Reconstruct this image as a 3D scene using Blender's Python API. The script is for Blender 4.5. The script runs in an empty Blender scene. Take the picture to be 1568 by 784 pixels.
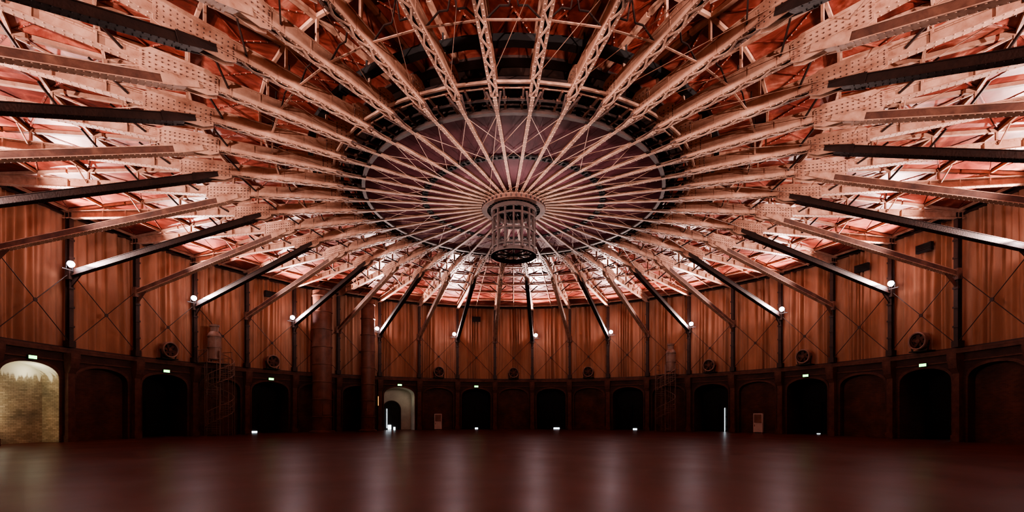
import bpy, math, random
from mathutils import Vector, Matrix
random.seed(7)
R=28.0; N=40; STEP=9.0
HC=1.65
sc=bpy.context.scene
rad=math.radians

# ---------------------------------------------------------------- materials
def newmat(name):
    m=bpy.data.materials.new(name); m.use_nodes=True
    nt=m.node_tree; b=nt.nodes['Principled BSDF']
    return m,nt,b
def ramp(nt,stops):
    r=nt.nodes.new('ShaderNodeValToRGB')
    e=r.color_ramp.elements
    e[0].position=stops[0][0]; e[0].color=(*stops[0][1],1)
    e[1].position=stops[-1][0]; e[1].color=(*stops[-1][1],1)
    for p,c in stops[1:-1]:
        x=e.new(p); x.color=(*c,1)
    return r
def noise_mat(name,stops,scale=1.5,detail=8,rough=0.6,metal=0.0,bump=0.15,bscale=None,distort=0.3,spec=0.4,coords='Object',stretch=(1,1,1)):
    m,nt,b=newmat(name)
    tc=nt.nodes.new('ShaderNodeTexCoord'); mp=nt.nodes.new('ShaderNodeMapping')
    mp.inputs['Scale'].default_value=stretch
    nt.links.new(tc.outputs[coords],mp.inputs['Vector'])
    n=nt.nodes.new('ShaderNodeTexNoise'); n.inputs['Scale'].default_value=scale
    n.inputs['Detail'].default_value=detail; n.inputs['Roughness'].default_value=0.65
    n.inputs['Distortion'].default_value=distort
    nt.links.new(mp.outputs[0],n.inputs['Vector'])
    r=ramp(nt,stops); nt.links.new(n.outputs[0],r.inputs[0])
    nt.links.new(r.outputs[0],b.inputs['Base Color'])
    b.inputs['Roughness'].default_value=rough; b.inputs['Metallic'].default_value=metal
    b.inputs['Specular IOR Level'].default_value=spec
    if bump:
        n2=nt.nodes.new('ShaderNodeTexNoise'); n2.inputs['Scale'].default_value=bscale or scale*6
        n2.inputs['Detail'].default_value=5
        nt.links.new(mp.outputs[0],n2.inputs['Vector'])
        bp=nt.nodes.new('ShaderNodeBump'); bp.inputs['Strength'].default_value=bump; bp.inputs['Distance'].default_value=0.05
        nt.links.new(n2.outputs[0],bp.inputs['Height']); nt.links.new(bp.outputs[0],b.inputs['Normal'])
    return m
def emis(name,col,s):
    m,nt,b=newmat(name)
    b.inputs['Base Color'].default_value=(0.02,0.02,0.02,1)
    b.inputs['Emission Color'].default_value=(*col,1); b.inputs['Emission Strength'].default_value=s
    return m

M_STEEL=noise_mat('painted_steel_peach',[(0.28,(0.20,0.09,0.060)),(0.40,(0.38,0.205,0.142)),(0.6,(0.50,0.30,0.215)),(0.8,(0.60,0.39,0.295))],scale=2.2,rough=0.5,bump=0.08,bscale=14)
M_SPOKE=noise_mat('painted_steel_tan',[(0.30,(0.22,0.11,0.075)),(0.5,(0.40,0.24,0.17)),(0.75,(0.52,0.34,0.26))],scale=1.8,rough=0.6,bump=0.05)
M_STEEL2=noise_mat('painted_steel_brown',[(0.3,(0.04,0.016,0.011)),(0.5,(0.10,0.042,0.028)),(0.7,(0.18,0.085,0.055))],scale=1.3,rough=0.6,bump=0.2)
M_DARK=noise_mat('dark_iron',[(0.3,(0.012,0.006,0.005)),(0.7,(0.04,0.018,0.013))],scale=2,rough=0.6,bump=0.1)
M_CAGE=noise_mat('cage_iron',[(0.3,(0.010,0.004,0.003)),(0.7,(0.035,0.014,0.010))],scale=2,rough=0.6)
M_BLACK=noise_mat('black_rubber',[(0.3,(0.004,0.004,0.004)),(0.7,(0.010,0.008,0.008))],scale=2,rough=0.7,bump=0.1)
M_SKIN=noise_mat('rusty_roof_plate',[(0.25,(0.035,0.007,0.005)),(0.40,(0.12,0.020,0.013)),(0.5,(0.22,0.044,0.030)),(0.58,(0.34,0.095,0.062)),(0.68,(0.54,0.24,0.175)),(0.85,(0.7,0.43,0.36))],scale=0.45,detail=12,rough=0.42,bump=0.3,distort=1.2,bscale=1.5)
M_DISC=noise_mat('purple_ceiling_plate',[(0.30,(0.085,0.020,0.028)),(0.50,(0.135,0.038,0.051)),(0.585,(0.17,0.056,0.072)),(0.63,(0.34,0.18,0.21)),(0.8,(0.52,0.35,0.38))],scale=0.36,detail=9,rough=0.7,bump=0.1,distort=0.8)
M_FLOOR=noise_mat('red_concrete_floor',[(0.3,(0.048,0.014,0.010)),(0.5,(0.068,0.020,0.014)),(0.7,(0.09,0.027,0.019))],scale=0.25,detail=6,rough=0.3,bump=0.0,distort=0.2,spec=0.16)
nt=M_FLOOR.node_tree
_n=nt.nodes.new('ShaderNodeTexNoise'); _n.inputs['Scale'].default_value=0.4; _n.inputs['Detail'].default_value=4
_tc=nt.nodes.new('ShaderNodeTexCoord'); nt.links.new(_tc.outputs['Object'],_n.inputs['Vector'])
_mr=nt.nodes.new('ShaderNodeMapRange'); _mr.inputs['To Min'].default_value=0.24; _mr.inputs['To Max'].default_value=0.42
nt.links.new(_n.outputs[0],_mr.inputs['Value']); nt.links.new(_mr.outputs[0],nt.nodes['Principled BSDF'].inputs['Roughness'])

def brick_mat(name,c1,c2,mortar,stain=None,bw=0.24,bh=0.075):
    m,nt,b=newmat(name)
    tc=nt.nodes.new('ShaderNodeTexCoord')
    br=nt.nodes.new('ShaderNodeTexBrick'); br.inputs['Scale'].default_value=1.0
    br.inputs['Brick Width'].default_value=bw; br.inputs['Row Height'].default_value=bh
    br.inputs['Mortar Size'].default_value=0.009; br.inputs['Color1'].default_value=(*c1,1)
    br.inputs['Color2'].default_value=(*c2,1); br.inputs['Mortar'].default_value=(*mortar,1)
    nt.links.new(tc.outputs['UV'],br.inputs['Vector'])
    n=nt.nodes.new('ShaderNodeTexNoise'); n.inputs['Scale'].default_value=0.8; n.inputs['Detail'].default_value=8
    nt.links.new(tc.outputs['UV'],n.inputs['Vector'])
    r=ramp(nt,[(0.3,(0.45,0.45,0.45)),(0.7,(1.2,1.15,1.1))]); nt.links.new(n.outputs[0],r.inputs[0])
    mx=nt.nodes.new('ShaderNodeMixRGB'); mx.blend_type='MULTIPLY'; mx.inputs[0].default_value=1
    nt.links.new(br.outputs[0],mx.inputs[1]); nt.links.new(r.outputs[0],mx.inputs[2])
    out=mx.outputs[0]
    if stain:
        sp=nt.nodes.new('ShaderNodeSeparateXYZ'); nt.links.new(tc.outputs['UV'],sp.inputs[0])
        mp=nt.nodes.new('ShaderNodeMapping'); mp.inputs['Scale'].default_value=(3,0.5,1); nt.links.new(tc.outputs['UV'],mp.inputs[0])
        n3=nt.nodes.new('ShaderNodeTexNoise'); n3.inputs['Scale'].default_value=1.2; n3.inputs['Detail'].default_value=6
        nt.links.new(mp.outputs[0],n3.inputs['Vector'])
        ma=nt.nodes.new('ShaderNodeMath'); ma.operation='MULTIPLY_ADD'; ma.inputs[1].default_value=2.2
        nt.links.new(n3.outputs[0],ma.inputs[0]); nt.links.new(sp.outputs[1],ma.inputs[2])
        mr=nt.nodes.new('ShaderNodeMapRange'); mr.inputs['From Min'].default_value=5.05; mr.inputs['From Max'].default_value=5.25
        nt.links.new(ma.outputs[0],mr.inputs['Value'])
        m3=nt.nodes.new('ShaderNodeMixRGB'); nt.links.new(mr.outputs[0],m3.inputs[0])
        nt.links.new(out,m3.inputs[1]); m3.inputs[2].default_value=(*stain,1); out=m3.outputs[0]
    nt.links.new(out,b.inputs['Base Color'])
    b.inputs['Roughness'].default_value=0.8
    bp=nt.nodes.new('ShaderNodeBump'); bp.inputs['Strength'].default_value=0.5; bp.inputs['Distance'].default_value=0.02
    nt.links.new(br.outputs['Fac'],bp.inputs['Height']); bp.invert=True
    nt.links.new(bp.outputs[0],b.inputs['Normal'])
    return m
M_BRICK=brick_mat('dark_red_brick',(0.060,0.022,0.015),(0.036,0.013,0.009),(0.05,0.028,0.021))
M_BRICKN=brick_mat('niche_brick',(0.105,0.036,0.022),(0.065,0.022,0.014),(0.09,0.048,0.034))
M_BRICKL=brick_mat('yellow_stained_brick',(0.52,0.44,0.31),(0.32,0.26,0.17),(0.22,0.18,0.12),stain=(0.80,0.76,0.62),bw=0.28,bh=0.10)
M_STONE=noise_mat('sandstone_trim',[(0.3,(0.05,0.02,0.013)),(0.7,(0.12,0.052,0.035))],scale=2,rough=0.8)
M_CURT=noise_mat('orange_curtain_cloth',[(0.3,(0.23,0.115,0.074)),(0.7,(0.36,0.185,0.12))],scale=1.0,rough=0.9,bump=0.1,bscale=20,stretch=(1,1,0.2),spec=0.1)
M_PIPE=noise_mat('rusty_duct_steel',[(0.3,(0.06,0.022,0.014)),(0.6,(0.15,0.060,0.038)),(0.8,(0.22,0.10,0.065))],scale=0.9,rough=0.55)
M_GREY=noise_mat('grey_duct_metal',[(0.3,(0.12,0.068,0.05)),(0.7,(0.24,0.15,0.115))],scale=1.5,rough=0.5)
M_PLAST=noise_mat('pale_plaster',[(0.3,(0.45,0.42,0.36)),(0.7,(0.62,0.58,0.5))],scale=1.5,rough=0.8)
M_WHITE=noise_mat('white_enamel',[(0.3,(0.5,0.45,0.42)),(0.7,(0.62,0.56,0.52))],scale=3,rough=0.5,bump=0)
M_LAMP=emis('lamp_glass_glow',(1.0,0.82,0.92),120)
M_EXIT=emis('exit_sign_green',(0.30,1.0,0.25),6)
M_DAY=emis('daylight_gap_glow',(0.80,0.93,1.0),6)
M_WARM=emis('warm_tube_glow',(1.0,0.40,0.10),1.5)

# ---------------------------------------------------------------- mesh builder
class MB:
    def __init__(s): s.v=[];s.f=[];s.m=[];s.uv={}
    def add(s,vs,fs,mi=0):
        o=len(s.v); s.v+= [tuple(v) for v in vs]
        for f in fs: s.f.append(tuple(i+o for i in f)); s.m.append(mi)
    def box(s,c,d,mi=0):
        x,y,z=c; a,b,e=d[0]/2,d[1]/2,d[2]/2
        vs=[(x+i*a,y+j*b,z+k*e) for i in(-1,1) for j in(-1,1) for k in(-1,1)]
        s.add(vs,[(0,1,3,2),(4,6,7,5),(0,4,5,1),(2,3,7,6),(0,2,6,4),(1,5,7,3)],mi)
    def beam(s,p1,p2,w,h,up=(0,0,1),mi=0,off=0,side=0,taper=1.0):
        p1=Vector(p1);p2=Vector(p2); d=(p2-p1).normalized(); up=Vector(up)
        sd=d.cross(up)
        if sd.length<1e-4: sd=d.cross(Vector((1,0,0)))
        sd.normalize(); u=sd.cross(d).normalized()
        vs=[]
        for p,k in ((p1,1.0),(p2,taper)):
            for a,b in((-1,-1),(1,-1),(1,1),(-1,1)):
                vs.append(p+sd*(a*w*k/2+side)+u*(b*h*k/2+off))
        s.add(vs,[(0,3,2,1),(4,5,6,7),(0,1,5,4),(1,2,6,5),(2,3,7,6),(3,0,4,7)],mi)
    def ibeam(s,p1,p2,w,h,t=0.035,up=(0,0,1),mi=0,rv=0.0,sides=True,laced=0):
        if laced:
            fw=w*0.34
            for a in(-1,1):
                s.beam(p1,p2,fw,t,up,mi,off=-h/2+t/2,side=a*(w-fw)/2)
                s.beam(p1,p2,t,h-2*t,up,mi,side=a*(w*0.30))
            P1=Vector(p1);P2=Vector(p2);L=(P2-P1).length; n=int(L/0.45); d=(P2-P1).normalized(); sd=d.cross(Vector(up)).normalized()
            for i in range(n):
                a=-1 if i%2 else 1
                q0=P1+d*(i*L/n)+sd*a*w*.3; q1=P1+d*((i+1)*L/n)-sd*a*w*.3
                s.beam(q0,q1,0.06,0.02,up,mi,off=-h/2-0.008)
        else:
            s.beam(p1,p2,w,t,up,mi,off=-h/2+t/2)
            s.beam(p1,p2,t,h-2*t,up,mi)
            s.beam(p1,p2,w*0.42,t*1.6,up,mi,off=-h/2+t*1.6); s.beam(p1,p2,w*0.42,t*1.6,up,mi,off=h/2-t*1.6)
        s.beam(p1,p2,w,t,up,mi,off=h/2-t/2)
        if rv:
            p1=Vector(p1);p2=Vector(p2); d=(p2-p1); L=d.length; d.normalize()
            sd=d.cross(Vector(up)).normalized(); u=sd.cross(d).normalized()
            n=int(L/rv)
            ws=0.32 if laced else 0.21
            for i in range(n):
                q=p1+d*((i+0.5)*L/n)
                for a in(-1,1):
                    s.rivet(q+sd*a*w*0.36-u*(h/2),-u,d)
                    if sides:
                        for b in (-1,1): s.rivet(q+sd*a*w*ws+u*b*(h/2-t*1.7),sd*a,d,0.022)
    def rivet(s,p,n,t,r=0.028,mi=0):
        p=Vector(p);n=Vector(n).normalized();t=Vector(t).normalized();b=n.cross(t)
        vs=[]
        for k,(rr,hh) in enumerate(((r,-0.002),(r*0.6,r*0.7))):
            for i in range(6):
                a=i*math.pi/3; vs.append(p+t*rr*math.cos(a)+b*rr*math.sin(a)+n*hh)
        s.add(vs,[(i,(i+1)%6,6+(i+1)%6,6+i) for i in range(6)]+[tuple(range(6,12))],mi)
    def tube(s,p1,p2,r,seg=8,mi=0,r2=None,cap=True):
        p1=Vector(p1);p2=Vector(p2); d=(p2-p1).normalized()
        a=d.cross(Vector((0,0,1)))
        if a.length<1e-3: a=Vector((1,0,0))
        a.normalize(); b=d.cross(a); r2=r if r2 is None else r2
        vs=[]
        for p,rr in((p1,r),(p2,r2)):
            for i in range(seg):
                t=2*math.pi*i/seg; vs.append(p+a*rr*math.cos(t)+b*rr*math.sin(t))
        fs=[(i,(i+1)%seg,seg+(i+1)%seg,seg+i) for i in range(seg)]
        if cap: fs+=[tuple(range(seg))[::-1],tuple(range(seg,2*seg))]
        s.add(vs,fs,mi)
    def ring(s,r,z,w,h,seg=80,mi=0,cx=0,cy=0):
        vs=[]
        for i in range(seg):
            a=2*math.pi*i/seg
            for rr,zz in((r-w/2,z-h/2),(r+w/2,z-h/2),(r+w/2,z+h/2),(r-w/2,z+h/2)):
                vs.append((cx+rr*math.cos(a),cy+rr*math.sin(a),zz))
        fs=[]
        for i in range(seg):
            j=(i+1)%seg
            for k in range(4):
                l=(k+1)%4; fs.append((i*4+k,i*4+l,j*4+l,j*4+k))
        s.add(vs,fs,mi)
    def lathe(s,prof,seg=32,mi=0,axis='z',c=(0,0,0)):
        vs=[];n=len(prof)
        for i in range(seg):
            a=2*math.pi*i/seg
            for r,z in prof:
                if axis=='z': vs.append((c[0]+r*math.cos(a),c[1]+r*math.sin(a),c[2]+z))
                else: vs.append((c[0]+z,c[1]+r*math.cos(a),c[2]+r*math.sin(a)))
        fs=[(i*n+k,((i+1)%seg)*n+k,((i+1)%seg)*n+k+1,i*n+k+1) for i in range(seg) for k in range(n-1)]
        s.add(vs,fs,mi)
    def mesh(s,name,mats,smooth=False):
        me=bpy.data.meshes.new(name); me.from_pydata(s.v,[],s.f)
        for m in mats: me.materials.append(m)
        me.polygons.foreach_set('material_index',s.m)
        if smooth: me.polygons.foreach_set('use_smooth',[True]*len(s.f))
        me.update(); return me
def obj(name,me,parent=None,loc=None,theta=None):
    o=bpy.data.objects.new(name,me); sc.collection.objects.link(o)
    if theta is not None: o.rotation_euler=(0,0,rad(90-theta))
    if loc: o.location=loc
    if parent: o.parent=parent
    return o
def pol(r,th,z=0): return (r*math.sin(rad(th)),r*math.cos(rad(th)),z)

# ---------------------------------------------------------------- roof profile
PTS=[(9.2,15.35),(12,15.4),(15.5,15.3),(20,15.1),(24,14.85),(28.7,14.5)]
def skz(r):
    if r<=PTS[0][0]: return PTS[0][1]
    for (a,za),(b,zb) in zip(PTS,PTS[1:]):
        if r<=b: return za+(zb-za)*(r-a)/(b-a)
    return PTS[-1][1]
mb=MB(); rs=[9.2,10,11,12,13.5,15.5,17.5,20,22,24,26,28.75]; seg=160
vs=[pol(r,i*360/seg,skz(r)) for i in range(seg) for r in rs]; n=len(rs)
mb.add(vs,[(i*n+k,i*n+k+1,((i+1)%seg)*n+k+1,((i+1)%seg)*n+k) for i in range(seg) for k in range(n-1)])
ceil=obj('ceiling',mb.mesh('ceiling',[M_SKIN],True))

# purple disc + shaft collar
mb=MB(); seg=120
DZ=13.86
rr=[0.0001,2,4,6,8.25]
vs=[pol(r,i*3,DZ) for i in range(seg) for r in rr]; n=5
mb.add(vs,[(i*n+k,i*n+k+1,((i+1)%seg)*n+k+1,((i+1)%seg)*n+k) for i in range(seg) for k in range(n-1)])
prof=[(8.25,DZ),(8.25,14.4),(9.25,14.9),(9.25,15.4)]
vs=[pol(r,i*3,z) for i in range(seg) for r,z in prof]; n=4
mb.add(vs,[(i*n+k,i*n+k+1,((i+1)%seg)*n+k+1,((i+1)%seg)*n+k) for i in range(seg) for k in range(n-1)],1)
for j in range(40):
    th=j*9.0
    mb.beam(pol(2,th,DZ),pol(8.2,th,DZ),0.06,0.02,mi=2)
obj('ceiling_disc',mb.mesh('ceiling_disc',[M_DISC,M_DARK,M_DISC]))

# crown wheel
crown=bpy.data.objects.new('roof_crown_wheel',None); sc.collection.objects.link(crown)
mb=MB()
for j in range(40):
    th=(j+.5)*9
    mb.ibeam(pol(1.6,th,13.78),pol(9.3,th,13.78),0.14,0.13,0.022,rv=0.3 if 12<=j<=27 else 0,sides=False)
mb2=MB()
for j in range(40):
    t0=(j+.5)*9
    for r in (4.95,5.15):
        mb2.beam(pol(r,t0,13.81),pol(r,t0+9,13.81),0.05,0.08)
    for q in (0.15,0.5,0.85): mb2.beam(pol(4.9,t0+9*q,13.80),pol(5.2,t0+9*q,13.80),0.1,0.10)
    mb.tube(pol(8.25,t0,13.76),pol(5.05,t0+18,13.76),0.012,5)
    if j%2: mb.tube(pol(8.25,t0,13.75),pol(5.05,t0-18,13.75),0.012,5)
    if j%4==0: mb.tube(pol(8.25,t0,13.74),pol(1.7,t0+50,13.74),0.012,5)
obj('spokes',mb.mesh('crown_spokes',[M_SPOKE]),crown)
obj('inner_ring',mb2.mesh('crown_inner_ring',[M_BLACK]),crown)
mb=MB()
mb.ring(8.27,13.80,0.18,0.12,120,1); mb.ring(8.75,14.2,0.1,0.2,120,1); mb.ring(9.4,14.2,0.1,0.4,120,1)
for j in range(40):
    t0=(j+.5)*9
    mb.beam(pol(9.75,t0,14.0),pol(9.75,t0+9,14.0),0.08,0.10)
    mb.beam(pol(9.45,t0,14.0),pol(9.45,t0+9,14.0),0.05,0.07,mi=0)
    mb.beam(pol(8.85,t0,13.95),pol(8.85,t0+9,13.95),0.05,0.09,mi=1)
    for q in (0.25,0.75):
        mb.beam(pol(8.25,t0+9*q,13.92),pol(9.5,t0+9*q,13.92),0.07,0.10,mi=2)
        mb.box(pol(8.95,t0+9*q,13.90),(0.16,0.16,0.10),2)
    mb.beam(pol(8.4,t0+2.2,13.9),pol(9.3,t0+4.5,14.4),0.06,0.06,mi=2); mb.beam(pol(8.4,t0+6.8,13.9),pol(9.3,t0+4.5,14.4),0.06,0.06,mi=2)
    for q in (-1,1):
        mb.beam(pol(8.2,t0,13.74),pol(9.6,t0+q*1.6,13.74),0.08,0.02,mi=2)
obj('ring_girder',mb.mesh('crown_ring_girder',[M_SPOKE,M_DARK,M_STEEL2]),crown)

# hanging lantern cage
e=bpy.data.objects.new('hanging_lantern_cage',None); sc.collection.objects.link(e)
mb=MB()
mb.ring(1.68,13.62,0.14,0.30,48); mb.ring(1.68,13.46,0.30,0.04,48); mb.ring(1.68,13.78,0.30,0.04,48)
mb.ring(1.26,13.40,0.10,0.30,48,1)
for i in range(40):
    a=(i+.5)*9; mb.beam(pol(1.25,a,13.55),pol(1.85,a,13.55),0.05,0.16,mi=1)
obj('collar',mb.mesh('collar',[M_STEEL2,M_DARK]),e)
mb=MB()
for i in range(16):
    a=i*22.5; mb.beam(pol(1.22,a,10.95),pol(1.22,a,13.5),0.10,0.11,up=pol(1,a,0))
for z,h in ((10.95,0.22),(11.25,0.08),(12.1,0.10),(12.95,0.11)): mb.ring(1.22,z,0.09,h,40)
mb.ring(1.22,10.85,0.2,0.03,40)
for i in range(4):
    a=i*45; mb.beam(pol(1.2,a,10.93),pol(-1.2,a,10.93),0.05,0.06)
for i in range(16):
    mb.tube(pol(1.2,i*22.5,12.1),pol(1.2,i*22.5+22.5,12.95),0.015,4)
mb.tube((0,0,10.9),(0,0,13.85),0.05,8)
for i in range(8):
    a=i*45+22.5
    mb.box(pol(1.40,a,11.0),(0.12,0.12,0.10)); mb.beam(pol(1.24,a,10.93),pol(1.46,a,10.93),0.04,0.03)  # small casings and arms for the added disc lights
obj('cage',mb.mesh('cage',[M_CAGE]),e)

# ---------------------------------------------------------------- ribs (linked copies)
mb=MB()
mb.ibeam((9.3,0,13.74+.275),(16.3,0,13.74+.275),0.33,0.55,0.032,rv=0.2,laced=1)
mb.ibeam((16.0,0,13.97),(28.2,0,14.18),0.28,0.46,0.035,rv=0.22)
for r in [10.2,11.2,12.2,13.2,14.2]:
    mb.box((r,0,14.02),(0.05,0.26,0.46))
for r in [18,19.5,21,22.5,24,25.5]:
    mb.box((r,0,13.97+(r-16)*.0172),(0.05,0.24,0.38))
for sgn in (-1,1):
    y=sgn*0.115
    for (a,b,z0,z1) in ((9.3,10.3,13.72,14.6),(14.6,16.9,13.45,14.38)):
        vs=[(a,y,z0+0.15),(a+0.35,y,z0),(b-0.35,y,z0),(b,y,z0+0.15),(b,y,z1-0.2),(b-0.3,y,z1),(a+0.3,y,z1),(a,y,z1-0.2)]
        vs2=[(x,yy+0.02*sgn,z) for x,yy,z in vs]
        mb.add(vs+vs2,[tuple(range(8)),tuple(range(8,16))]+[(i,(i+1)%8,8+(i+1)%8,8+i) for i in range(8)])
        nn=int((b-a)/0.17)
        for i in range(nn):
            x=a+(i+.5)*(b-a)/nn
            for z in (z0+0.22,z0+0.38,z1-0.38,z1-0.24): mb.rivet((x,y+0.02*sgn,z),(0,sgn,0),(1,0,0),0.03,1)
        for z in [z0+0.3+0.15*k for k in range(3)]:
            mb.rivet((a+.1,y+0.02*sgn,z),(0,sgn,0),(1,0,0),0.03,1); mb.rivet((b-.1,y+0.02*sgn,z),(0,sgn,0),(1,0,0),0.03,1)
for a,b in zip(PTS,PTS[1:]):
    mb.beam((a[0]+0.1,0,a[1]-0.10),(min(b[0],28.4),0,b[1]-0.10),0.16,0.16)
nodes=[10.6,12.9,15.5,18,20.5,23,25.5]
for i,r in enumerate(nodes):
    zt=skz(r)-0.15; mb.beam((r,0,14.2),(r,0,zt),0.10,0.08,up=(1,0,0))
    if i in (3,5):
        mb.beam((r,0,14.2),(nodes[i+1],0,skz(nodes[i+1])-0.18),0.06,0.07)
me=mb.mesh('roof_rib',[M_STEEL,M_STEEL2])
for j in range(40): obj('roof_rib',me,theta=(j+.5)*9)

# ---------------------------------------------------------------- bracing of one bay (linked copies)
mb=MB()
T=math.tan(rad(4.5))
def P(r,q,z): return (r,-r*T*q,z)
for r in [12.9,15.5,18,20.5,23,25.5,27.8]:
    z=skz(r)-0.10
    mb.beam(P(r,-1,z),P(r,1,z),0.10,0.14)
for a,b in zip(PTS[2:],PTS[3:]): mb.beam((a[0],0,a[1]-0.07),(b[0],0,b[1]-0.07),0.08,0.10)
rr=[10.0,12.9,15.5,18,20.5,23,25.5,27.8]
for k,(a,b) in enumerate(zip(rr,rr[1:])):
    mb.beam(P(a,-1,skz(a)-.02),P(b,1,skz(b)-.02),0.06,0.02,mi=2); mb.beam(P(a,1,skz(a)-.03),P(b,-1,skz(b)-.03),0.05,0.02,mi=2)
    d0=Vector(P(a,-1,skz(a)-.03)); d1=Vector(P(b,1,skz(b)-.03))
    for i in range(14): mb.rivet(d0.lerp(d1,(i+.5)/14),(0,0,-1),(1,0,0),0.028,0)
r,z=12.4,14.02
mb.beam(P(r,-1,z),P(r,1,z),0.07,0.03)
for q in(-1,1):
    mb.beam(P(r,q*0.9,z),P(r,q*0.45,z+.45),0.045,0.045,mi=1)
    mb.beam(P(r,q*0.45,z+.45),P(r,q*0.15,z+.45),0.045,0.045,mi=1)
    mb.beam(P(r,q*0.15,z+.45),P(r,0,z+1.3),0.045,0.045,mi=1)
for r in (18,23):
    z=skz(r)-0.2
    for q in(-1,1): mb.beam(P(r,q*0.97,14.15),P(r,q*0.55,z),0.05,0.06)
for q in (-1,1):
    mb.beam(P(14.2,q*0.95,14.0),P(14.9,q*0.2,14.5),0.05,0.08,mi=1)
    mb.beam(P(17.3,q*0.97,14.0),P(18.4,q*0.6,14.6),0.05,0.08,mi=1)
    mb.beam(P(20.0,q*0.97,14.0),P(20.6,q*0.5,14.8),0.05,0.10,mi=1)
mb.tube(P(16,-1,14.0),P(20.5,1,14.1),0.014,5); mb.tube(P(10,1,13.95),P(15.5,-1,13.95),0.012,5)
me=mb.mesh('roof_bracing',[M_STEEL,M_DARK,M_SKIN])
for j in range(40): obj('roof_bracing',me,theta=j*9)

# plain dark ring under the roof plates, on short hangers
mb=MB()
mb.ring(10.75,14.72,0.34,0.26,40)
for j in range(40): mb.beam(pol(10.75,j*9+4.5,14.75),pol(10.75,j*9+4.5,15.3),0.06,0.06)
obj('dark_roof_ring',mb.mesh('dark_roof_ring',[M_BLACK]))

# ---------------------------------------------------------------- struts
mb=MB()
mb.ibeam((27.8,0,10.45),(15.9,0,13.52),0.34,0.34,0.035,rv=0.2)
mb.beam((27.8,0,10.45),(15.9,0,13.52),0.30,0.26,mi=1,off=0)
mb.beam((15.9,0,13.52),(15.0,0,13.70),0.30,0.30,mi=0,taper=0.35)
mb.box((27.75,0,10.45),(0.3,0.5,0.7),1)
mb.beam((27.9,0,9.6),(27.0,0,10.6),0.08,0.2,mi=1)
for s in(-1,1): mb.beam((16.3,s*.18,13.42),(15.2,s*.18,13.70),0.02,0.40,taper=0.6)
meLit=mb.mesh('roof_strut_lit_shaded',[M_STEEL,M_STEEL2])
meShaded=meLit.copy(); meShaded.materials[0]=M_CAGE; meShaded.materials[1]=M_DARK  # lamp struts in darker materials: their unlit undersides are put into the colour
for j in range(40): obj('roof_strut',meLit if j%2 else meShaded,theta=(j+.5)*9)

mb=MB()
mb.ibeam((27.85,0,5.9),(27.85,0,14.3),0.26,0.30,0.03,up=(1,0,0),rv=0)
mb.box((27.85,0,6.1),(0.45,0.42,0.4))
for z in (7.2,8.4,9.6,11.5,12.6): mb.box((27.68,0,z),(0.04,0.34,0.12))
me=mb.mesh('wall_post',[M_DARK])
for j in range(40): obj('wall_post',me,theta=(j+.5)*9)
mb=MB()
mb.box((27.85,0,2.2),(0.30,0.42,4.4)); mb.box((27.83,0,0.2),(0.40,0.54,0.4))
vs=[]
for z,d,w in((4.3,0.34,0.42),(4.6,0.5,0.5),(5.2,0.6,0.6),(5.5,0.6,0.6)):
    for a,b in((28.0-d,-w/2),(28.0-d,w/2),(28.05,w/2),(28.05,-w/2)): vs.append((a,b,z))
fs=[]
for k in range(3):
    for i in range(4): fs.append((k*4+i,k*4+(i+1)%4,k*4+4+(i+1)%4,k*4+4+i))
fs+=[(0,3,2,1),(12,13,14,15)]
mb.add(vs,fs)
me=mb.mesh('wall_pilaster',[M_STONE])
for j in range(40): obj('wall_pilaster',me,theta=(j+.5)*9)

# ---------------------------------------------------------------- cross bracing in wall
mb=MB()
for s in (-1,1):
    a=(27.75*math.cos(rad(4.5)),s*27.75*math.sin(rad(4.5)),6.1); b=(27.75*math.cos(rad(4.5)),-s*27.75*math.sin(rad(4.5)),10.6)
    mb.tube(a,b,0.024,6)
mb.lathe([(0.0,-0.02),(0.12,-0.02),(0.12,0.02),(0.0,0.02)],12,axis='x',c=(27.66,0,8.35))
me=mb.mesh('wall_cross_brace',[M_DARK])
for j in range(40): obj('wall_cross_brace',me,theta=j*9)

# ---------------------------------------------------------------- curtain
mb=MB(); SEG=110; zs=[5.75,6.4,8,10,12,13.4,14.25]
cols=40*SEG; vs=[]
for i in range(cols):
    th=i*360/cols-4.5; bay=i//SEG; u=(i%SEG)/SEG
    rnd=random.Random(bay); ph=rnd.random()*6; f1=rnd.randint(9,13); f2=rnd.randint(3,6)
    edge=min(1,min(u,1-u)*12+0.1)
    for z in zs:
        k=(z-5.8)/8.5
        amp=0.13*(1.1-0.3*k)*(0.65+0.5*math.sin(6.28*u*1.5+ph*3))
        uu=u+0.035*math.sin(2*math.pi*2*u+ph)
        w=math.sin(2*math.pi*f1*uu+ph+0.5*math.sin(z*.6+ph))*amp+math.sin(2*math.pi*f2*uu+ph*2+z*.15)*0.08
        vs.append(pol(28.32+edge*w,th,z+ (0.05*math.sin(6.28*f2*u+ph) if z<6 else 0)))
n=len(zs)
mb.add(vs,[(i*n+k,((i+1)%cols)*n+k,((i+1)%cols)*n+k+1,i*n+k+1) for i in range(cols) for k in range(n-1)])
obj('curtain',mb.mesh('curtain',[M_CURT],True))
mb=MB(); mb.ring(28.25,14.28,0.1,0.14,160)
obj('trim_curtain_rail',mb.mesh('trim_curtain_rail',[M_DARK]))

mb=MB(); seg=160
vs=[pol(28.7,i*360/seg,z) for i in range(seg) for z in (5.5,14.6)]
mb.add(vs,[(i*2,i*2+1,((i+1)%seg)*2+1,((i+1)%seg)*2) for i in range(seg)])
obj('wall_upper',mb.mesh('wall_upper',[M_DARK]))

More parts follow.
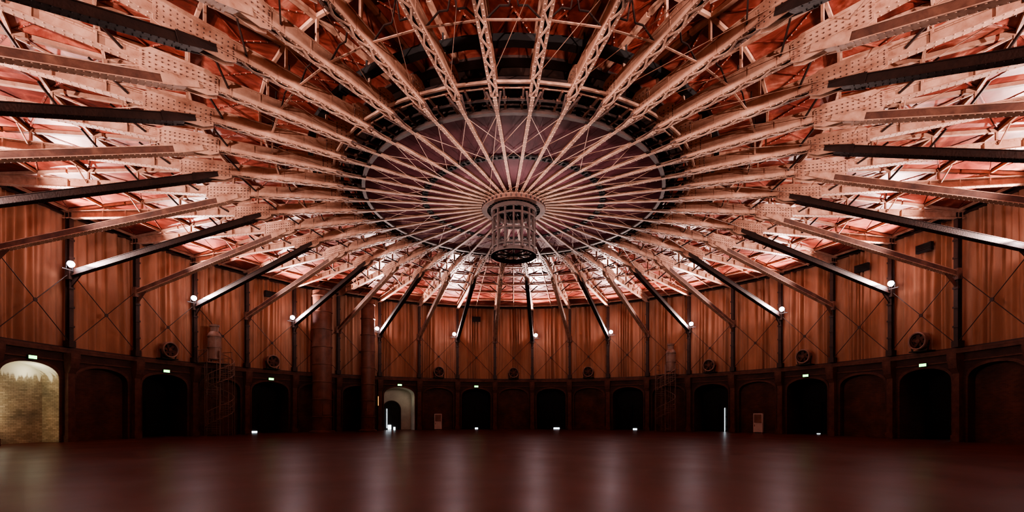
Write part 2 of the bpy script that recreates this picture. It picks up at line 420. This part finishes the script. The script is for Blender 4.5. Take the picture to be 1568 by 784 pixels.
# ---------------------------------------------------------------- brick wall with arches
OPEN={1,3,5,7,9,-1,-6,-8,11,13,-12,-14,-4}
verts=[];faces=[];mi=[];uvs=[]
def V(u,r,z,ur=0):
    th=u/R
    verts.append((r*math.sin(th),r*math.cos(th),z)); uvs.append((u+ur,z)); return len(verts)-1
def F(*idx,m=0): faces.append(idx); mi.append(m)
W=3.4; ZS=3.75; ZT=4.78; TOP=5.8
L=2*math.pi*R/40
for b in range(-19,21):
    uc=b*L; na=18
    depth=0.45
    if b in OPEN: depth=2.6
    if b==-10: depth=1.1
    if b==-3: depth=2.2
    arch=[(-W/2*math.cos(math.pi*i/na),ZS+(ZT-ZS)*max(0,math.sin(math.pi*i/na))**0.75) for i in range(na+1)]
    out=[(-W/2,0),(-W/2,1.9)]+arch+[(W/2,1.9),(W/2,0)]
    for s in(-1,1):
        us=[s*L/2,s*W/2]
        for z0,z1 in((0,1.9),(1.9,ZS)):
            a=V(uc+us[0],R,z0);c=V(uc+us[1],R,z0);d=V(uc+us[1],R,z1);e_=V(uc+us[0],R,z1); F(a,c,d,e_)
        a=V(uc+us[0],R,ZS);c=V(uc+us[1],R,ZS);d=V(uc+us[1],R,TOP);e_=V(uc+us[0],R,TOP); F(a,c,d,e_)
    for (u0,z0),(u1,z1) in zip(arch,arch[1:]):
        a=V(uc+u0,R,z0);c=V(uc+u1,R,z1);d=V(uc+u1,R,TOP);e_=V(uc+u0,R,TOP); F(a,c,d,e_)
    m=2 if b==-10 else (3 if b==-3 else 0)
    for (u0,z0),(u1,z1) in zip(out,out[1:]):
        a=V(uc+u0,R,z0);c=V(uc+u1,R,z1);d=V(uc+u1,R+depth,z1,depth);e_=V(uc+u0,R+depth,z0,depth); F(a,c,d,e_,m=m)
        s0=1.07
        def sc_(u,z): return (u*s0, z if z<ZS else ZS+(z-ZS)*1.0+0.16*min(1,(z-ZS)*3))
        p0=sc_(u0,z0);p1=sc_(u1,z1)
        a=V(uc+u0,R-.05,z0);c=V(uc+u1,R-.05,z1);d=V(uc+p1[0],R-.05,p1[1]);e_=V(uc+p0[0],R-.05,p0[1]); F(a,c,d,e_,m=1)
        a2=V(uc+p0[0],R,p0[1]);c2=V(uc+p1[0],R,p1[1]); F(e_,d,c2,a2,m=1)
        a3=V(uc+u0,R,z0);c3=V(uc+u1,R,z1); F(a3,c3,c,a,m=1)
    bm=1 if b not in OPEN else 0
    if b==-10: bm=2
    if b==-3: bm=3
    for (u0,z0),(u1,z1) in zip(arch,arch[1:]):
        a=V(uc+u0,R+depth,0);c=V(uc+u1,R+depth,0);d=V(uc+u1,R+depth,z1);e_=V(uc+u0,R+depth,z0); F(a,c,d,e_,m=bm)
me=bpy.data.meshes.new('wall_lower_brick'); me.from_pydata(verts,[],faces)
for m_ in (M_BRICK,M_BRICKN,M_BRICKL,M_PLAST): me.materials.append(m_)
me.polygons.foreach_set('material_index',mi)
ul=me.uv_layers.new(name='UVMap')
for lp in me.loops: ul.data[lp.index].uv=uvs[lp.vertex_index]
obj('wall_lower_brick',me)
mb=MB()
mb.ring(28.15,5.78,0.55,0.14,160); mb.ring(28.0,5.62,0.3,0.16,160); mb.ring(27.98,5.05,0.10,0.08,160); mb.ring(28.4,5.9,0.7,0.08,160,1)
obj('trim_cornice',mb.mesh('trim_cornice',[M_STONE,M_DARK]))

mb=MB(); seg=128
vs=[(0,0,0)]+[pol(31.5,i*360/seg,0) for i in range(seg)]
mb.add(vs,[(0,1+(i+1)%seg,1+i) for i in range(seg)])
obj('floor',mb.mesh('floor',[M_FLOOR]))

# ---------------------------------------------------------------- doors in open arches
def door(b,gap_w,gap_h,gu=0.0,bottom=False):
    e=bpy.data.objects.new('door_%d'%(b if b>0 else 40+b),None); sc.collection.objects.link(e)
    e.rotation_euler=(0,0,rad(90-b*9))
    mb=MB(); r=R+2.3
    for s in(-1,1):
        mb.box((r,s*0.8,1.45),(0.08,1.5,2.7))
        for z in(0.5,1.5,2.5): mb.box((r-.06,s*0.8,z),(0.05,1.4,0.12))
        for y in(.15,1.45): mb.box((r-.06,s*y,1.45),(0.05,0.1,2.7))
        mb.box((r-.1,s*0.2,1.2),(0.08,0.04,0.3))
    mb.box((r,0,2.9),(0.14,3.4,0.2)); mb.box((r,0,3.8),(0.06,3.3,1.7))
    for s in(-1,1): mb.box((r,s*1.62,1.45),(0.14,0.16,2.9))
    obj('leaves',mb.mesh('door_leaves',[M_BLACK]),e)
    mb=MB(); 
    if bottom: mb.box((r-.11,gu,0.05),(0.02,gap_w,gap_h))
    else: mb.box((r-.11,gu,gap_h/2+.02),(0.02,gap_w,gap_h))
    obj('daylight_gap',mb.mesh('door_gap',[M_DAY]),e)
door(1,0.7,0.22,-0.5,True); door(3,0.45,0.18,-0.3,True); door(5,0.05,2.4,-0.5); door(-1,0.35,0.20,-0.2,True)
door(-6,0.9,0.20,0.6,True); door(9,0.05,2.9,-0.2); door(7,0.3,0.03,0.3,True); door(-8,0.05,0.4,0.3)

def light(name,typ,loc,energy,col,size=0.1,target=None,spot=None,parent=None,blend=0.5):
    l=bpy.data.lights.new(name,typ); l.energy=energy; l.color=col
    if typ=='AREA': l.size=size
    else: l.shadow_soft_size=size
    if spot: l.spot_size=rad(spot); l.spot_blend=blend
    o=bpy.data.objects.new(name,l); sc.collection.objects.link(o); o.location=loc
    if target is not None:
        o.rotation_euler=(Vector(target)-Vector(loc)).to_track_quat('-Z','Y').to_euler()
    if parent: o.parent=parent
    return o
light('alcove_light','POINT',pol(28.35,-92.9,2.2),75,(1.0,0.93,0.70),0.15)
light('alcove_light','POINT',pol(28.45,-88.5,4.2),20,(1.0,0.95,0.74),0.15)
mb=MB(); 
arc=[(-1.0*math.cos(math.pi*i/12),2.3+1.0*math.sin(math.pi*i/12)) for i in range(13)]
outl=[(-1.0,0)]+arc+[(1.0,0)]
vs=[(30.1,-y+0.4,z) for y,z in outl]; mb.add(vs,[tuple(range(len(vs)))],0)
for (a,za),(c,zc) in zip(outl,outl[1:]): mb.beam((30.05,-a+.4,za),(30.05,-c+.4,zc),0.12,0.16,up=(1,0,0),mi=1)
mb.box((30.0,0.65,0.3),(0.05,0.35,0.5),2); mb.box((30.0,0.1,0.15),(0.05,0.2,0.3),2); mb.box((30.02,0.95,1.3),(0.04,0.05,2.2),2)
obj('portal_door',mb.mesh('portal_door',[M_BLACK,M_DARK,M_DAY]),theta=-27)
light('portal_light','POINT',pol(28.9,-25.0,3.4),7,(0.95,0.92,0.70),0.1)

mb=MB(); mb.box((27.86,0,5.02),(0.1,0.5,0.24),1); mb.box((27.80,0,5.02),(0.03,0.44,0.18),0)
me=mb.mesh('exit_sign',[M_EXIT,M_BLACK])
for b in (-10,-8,-6,-3,-1,7,9): obj('exit_sign',me,theta=b*9)

mb=MB(); mb.box((28.25,0,0.95),(0.2,0.85,1.75)); mb.box((28.13,0,1.35),(0.03,0.7,0.8),1); mb.box((28.13,0.3,0.7),(0.04,0.05,0.2),1)
for s in(-1,1): mb.box((28.25,s*.35,0.04),(0.2,0.1,0.08),1)
me=mb.mesh('notice_cabinet',[M_WHITE,M_GREY])
for b in(-2,6): obj('notice_cabinet',me,theta=b*9)

mb=MB()
mb.lathe([(0.50,-0.22),(0.56,-0.25),(0.60,-0.2),(0.60,0.2),(0.56,0.25),(0.50,0.22),(0.50,-0.22)],28,axis='x',c=(27.55,0,6.62))
mb.lathe([(0.0,-0.18),(0.13,-0.16),(0.15,0.1),(0.0,0.12)],16,axis='x',c=(27.55,0,6.62),mi=1)
mb.lathe([(0.0,0.2),(0.55,0.2),(0.55,0.22),(0,0.22)],24,axis='x',c=(27.55,0,6.62),mi=2)
for k in range(6):
    a=k*math.pi/3
    mb.beam((27.51,0.1*math.cos(a),6.62+0.1*math.sin(a)),(27.57,0.48*math.cos(a+.3),6.62+0.48*math.sin(a+.3)),0.03,0.2,up=(0.4,-math.sin(a),math.cos(a)),mi=1)
for rr_ in(0.2,0.35): mb.lathe([(rr_,-0.25),(rr_+.015,-0.25),(rr_+.015,-0.24),(rr_,-0.24),(rr_,-.25)],24,axis='x',c=(27.55,0,6.62),mi=1)
for s in(-1,1):
    mb.beam((27.55,s*.62,6.62),(27.6,s*.5,5.95),0.06,0.08,mi=2)
mb.box((27.75,0,5.95),(0.7,1.2,0.07),2)
me=mb.mesh('drum_fan',[M_GREY,M_STONE,M_BLACK])
for b in(-8,-6,-2,0,2,5,7,9): obj('drum_fan',me,theta=b*9)

def duct(th,r,rho):
    mb=MB()
    mb.lathe([(r*1.35,0),(r*1.35,0.12),(r,0.2),(r,13.7)],40)
    for z in(1.5,3.2,4.9,6.6,8.3,10,11.7,13.2): mb.lathe([(r,-.07),(r+.06,-.05),(r+.06,.05),(r,.07)],40,c=(0,0,z))
    mb.box((-r-.02,0,2.2),(0.06,0.7,1.0))
    me=mb.mesh('ventilation_duct',[M_PIPE],False)
    obj('ventilation_duct',me,loc=pol(rho,th,0),theta=th)
duct(-45.2,0.88,26.3); duct(-35,0.68,26.5)
mb=MB(); mb.box((0,0,0),(0.1,0.16,1.1),1); mb.tube((-0.07,0,-.5),(-0.07,0,.5),0.04,8,0)
obj('wall_sconce',mb.mesh('wall_sconce',[M_WARM,M_BLACK]),loc=pol(27.6,-32.0,3.2),theta=-31.5)

def stair(th,rho):
    e=bpy.data.objects.new('spiral_staircase',None); sc.collection.objects.link(e)
    e.location=pol(rho,th,0); e.rotation_euler=(0,0,rad(90-th))
    mb=MB(); r=1.0; n=30; H=5.9
    mb.tube((0,0,0),(0,0,H+1),0.07,10)
    pts=[]
    for i in range(n):
        a=i*rad(24); z=(i+1)*H/n
        c=Vector((math.cos(a),math.sin(a),0)); t=Vector((-math.sin(a),math.cos(a),0))
        vs=[]
        for dz in(-0.03,0): vs+= [c*0.06-t*0.03+Vector((0,0,z+dz)),c*r-t*0.24+Vector((0,0,z+dz)),c*r+t*0.24+Vector((0,0,z+dz)),c*0.06+t*0.03+Vector((0,0,z+dz))]
        mb.add(vs,[(0,1,2,3),(4,7,6,5),(0,4,5,1),(1,5,6,2),(2,6,7,3),(3,7,4,0)])
        mb.tube(c*r+Vector((0,0,z)),c*r+Vector((0,0,z+1.0)),0.018,5)
        pts.append(c*r+Vector((0,0,z+1.0)))
    for a,b in zip(pts,pts[1:]):
        mb.tube(a,b,0.03,6); mb.tube(a-Vector((0,0,.5)),b-Vector((0,0,.5)),0.015,5); mb.tube(a-Vector((0,0,1.03)),b-Vector((0,0,1.03)),0.03,5)
    for i in range(8):
        a=i*math.pi/4; mb.tube((1.05*math.cos(a),1.05*math.sin(a),0),(1.05*math.cos(a),1.05*math.sin(a),H),0.022,5)
    mb.box((0.6,0,H),(1.3,2.0,0.06))
    for y in(-1,1):
        mb.tube((0.0,y,H),(0.0,y,H+1),0.025,6); mb.tube((1.2,y,H),(1.2,y,H+1),0.025,6); mb.tube((0.0,y,H+1),(1.2,y,H+1),0.025,6); mb.tube((0.0,y,H+.5),(1.2,y,H+.5),0.02,6)
    obj('stair',mb.mesh('stair',[M_GREY]),e)
def chim(th,rho,z0):
    mb=MB()
    mb.lathe([(0.0,0),(0.48,0),(0.48,2.0),(0.42,2.15),(0.30,2.3),(0.30,2.7),(0.36,2.72),(0.36,2.85),(0.0,2.95)],24)
    for z in(0.1,1.0,1.9): mb.lathe([(0.48,-.04),(0.52,-.03),(0.52,.03),(0.48,.04)],24,c=(0,0,z))
    for a in range(4): mb.tube((0.4*math.cos(a*1.571),0.4*math.sin(a*1.571),-0.35),(0.4*math.cos(a*1.571),0.4*math.sin(a*1.571),0.05),0.04,6)
    obj('exhaust_canister',mb.mesh('exhaust_canister',[M_GREY]),loc=pol(rho,th,z0),theta=th)
stair(-65.3,26.3); stair(36.5,26.3); chim(-65.3,27.0,6.2); chim(37.2,27.0,6.2)

mb=MB(); mb.box((27.95,0,12.9),(0.25,1.0,0.55))
for k in range(5): mb.box((27.80,0,12.7+k*.1),(0.05,0.9,0.03))
me=mb.mesh('wall_vent',[M_BLACK])
for b in(-6,-1,9,8): obj('wall_vent',me,theta=b*9)

# ---------------------------------------------------------------- lamps
mb=MB()
mb.box((27.36,0,10.95),(0.10,0.34,0.30)); mb.beam((27.39,0.2,10.6),(27.39,0.2,11.0),0.03,0.05); mb.beam((27.39,-0.2,10.6),(27.39,-0.2,11.0),0.03,0.05)
mb.beam((27.39,-.45,10.6),(27.39,0.45,10.6),0.05,0.05)
for k in range(5): mb.box((27.43,0,10.86+k*.045),(0.08,0.3,0.012))
mb.lathe([(0.0,-0.22),(0.10,-0.20),(0.17,-0.12),(0.20,0.0)],20,axis='x',c=(27.31,0,10.95),mi=1)
LM=mb.mesh('flood_lamp',[M_BLACK,M_LAMP])
COL=(1.0,0.73,0.67)
for j in range(40):
    k=j if j<20 else j-40
    if k%2!=0: continue
    th=(k+.5)*9+(0.9 if k>=0 else -0.9)
    obj('flood_lamp',LM,theta=th)
    light('flood_lamp_beam','SPOT',pol(27.0,th,10.98),6800,COL,0.10,target=pol(17.0,th,10.98+8.4),spot=104,blend=0.3)
    light('flood_lamp_core','SPOT',pol(27.0,th,11.0),7000,COL,0.10,target=pol(3.0,th,16.4),spot=40,blend=0.7)
    light('flood_lamp_spill','POINT',pol(27.0,th,10.9),95,COL,0.12)
for i in range(8):
    a=i*45+22.5
    light('added_disc_fill','SPOT',pol(1.44,a,11.10),400,(1.0,0.74,0.70),0.06,target=pol(7.6,a,13.86),spot=115,blend=0.7)  # made-up lights on the cage rim, added to brighten the ceiling disc

w=bpy.data.worlds.new('world'); sc.world=w; w.use_nodes=True
w.node_tree.nodes['Background'].inputs[0].default_value=(0.01,0.004,0.004,1)
w.node_tree.nodes['Background'].inputs[1].default_value=0.2
try:
    sc.view_settings.view_transform='AgX'; sc.view_settings.look='AgX - Medium High Contrast'
except Exception as ex: print(ex)

cam=bpy.data.cameras.new('camera'); co=bpy.data.objects.new('camera',cam); sc.collection.objects.link(co)
co.location=(0,-27,HC); co.rotation_euler=(rad(90),0,0)
cam.sensor_width=36; cam.lens=36*715/1568; cam.shift_y=244/1568; cam.shift_x=-2.5/1568
cam.clip_start=0.05; cam.clip_end=200
sc.camera=co
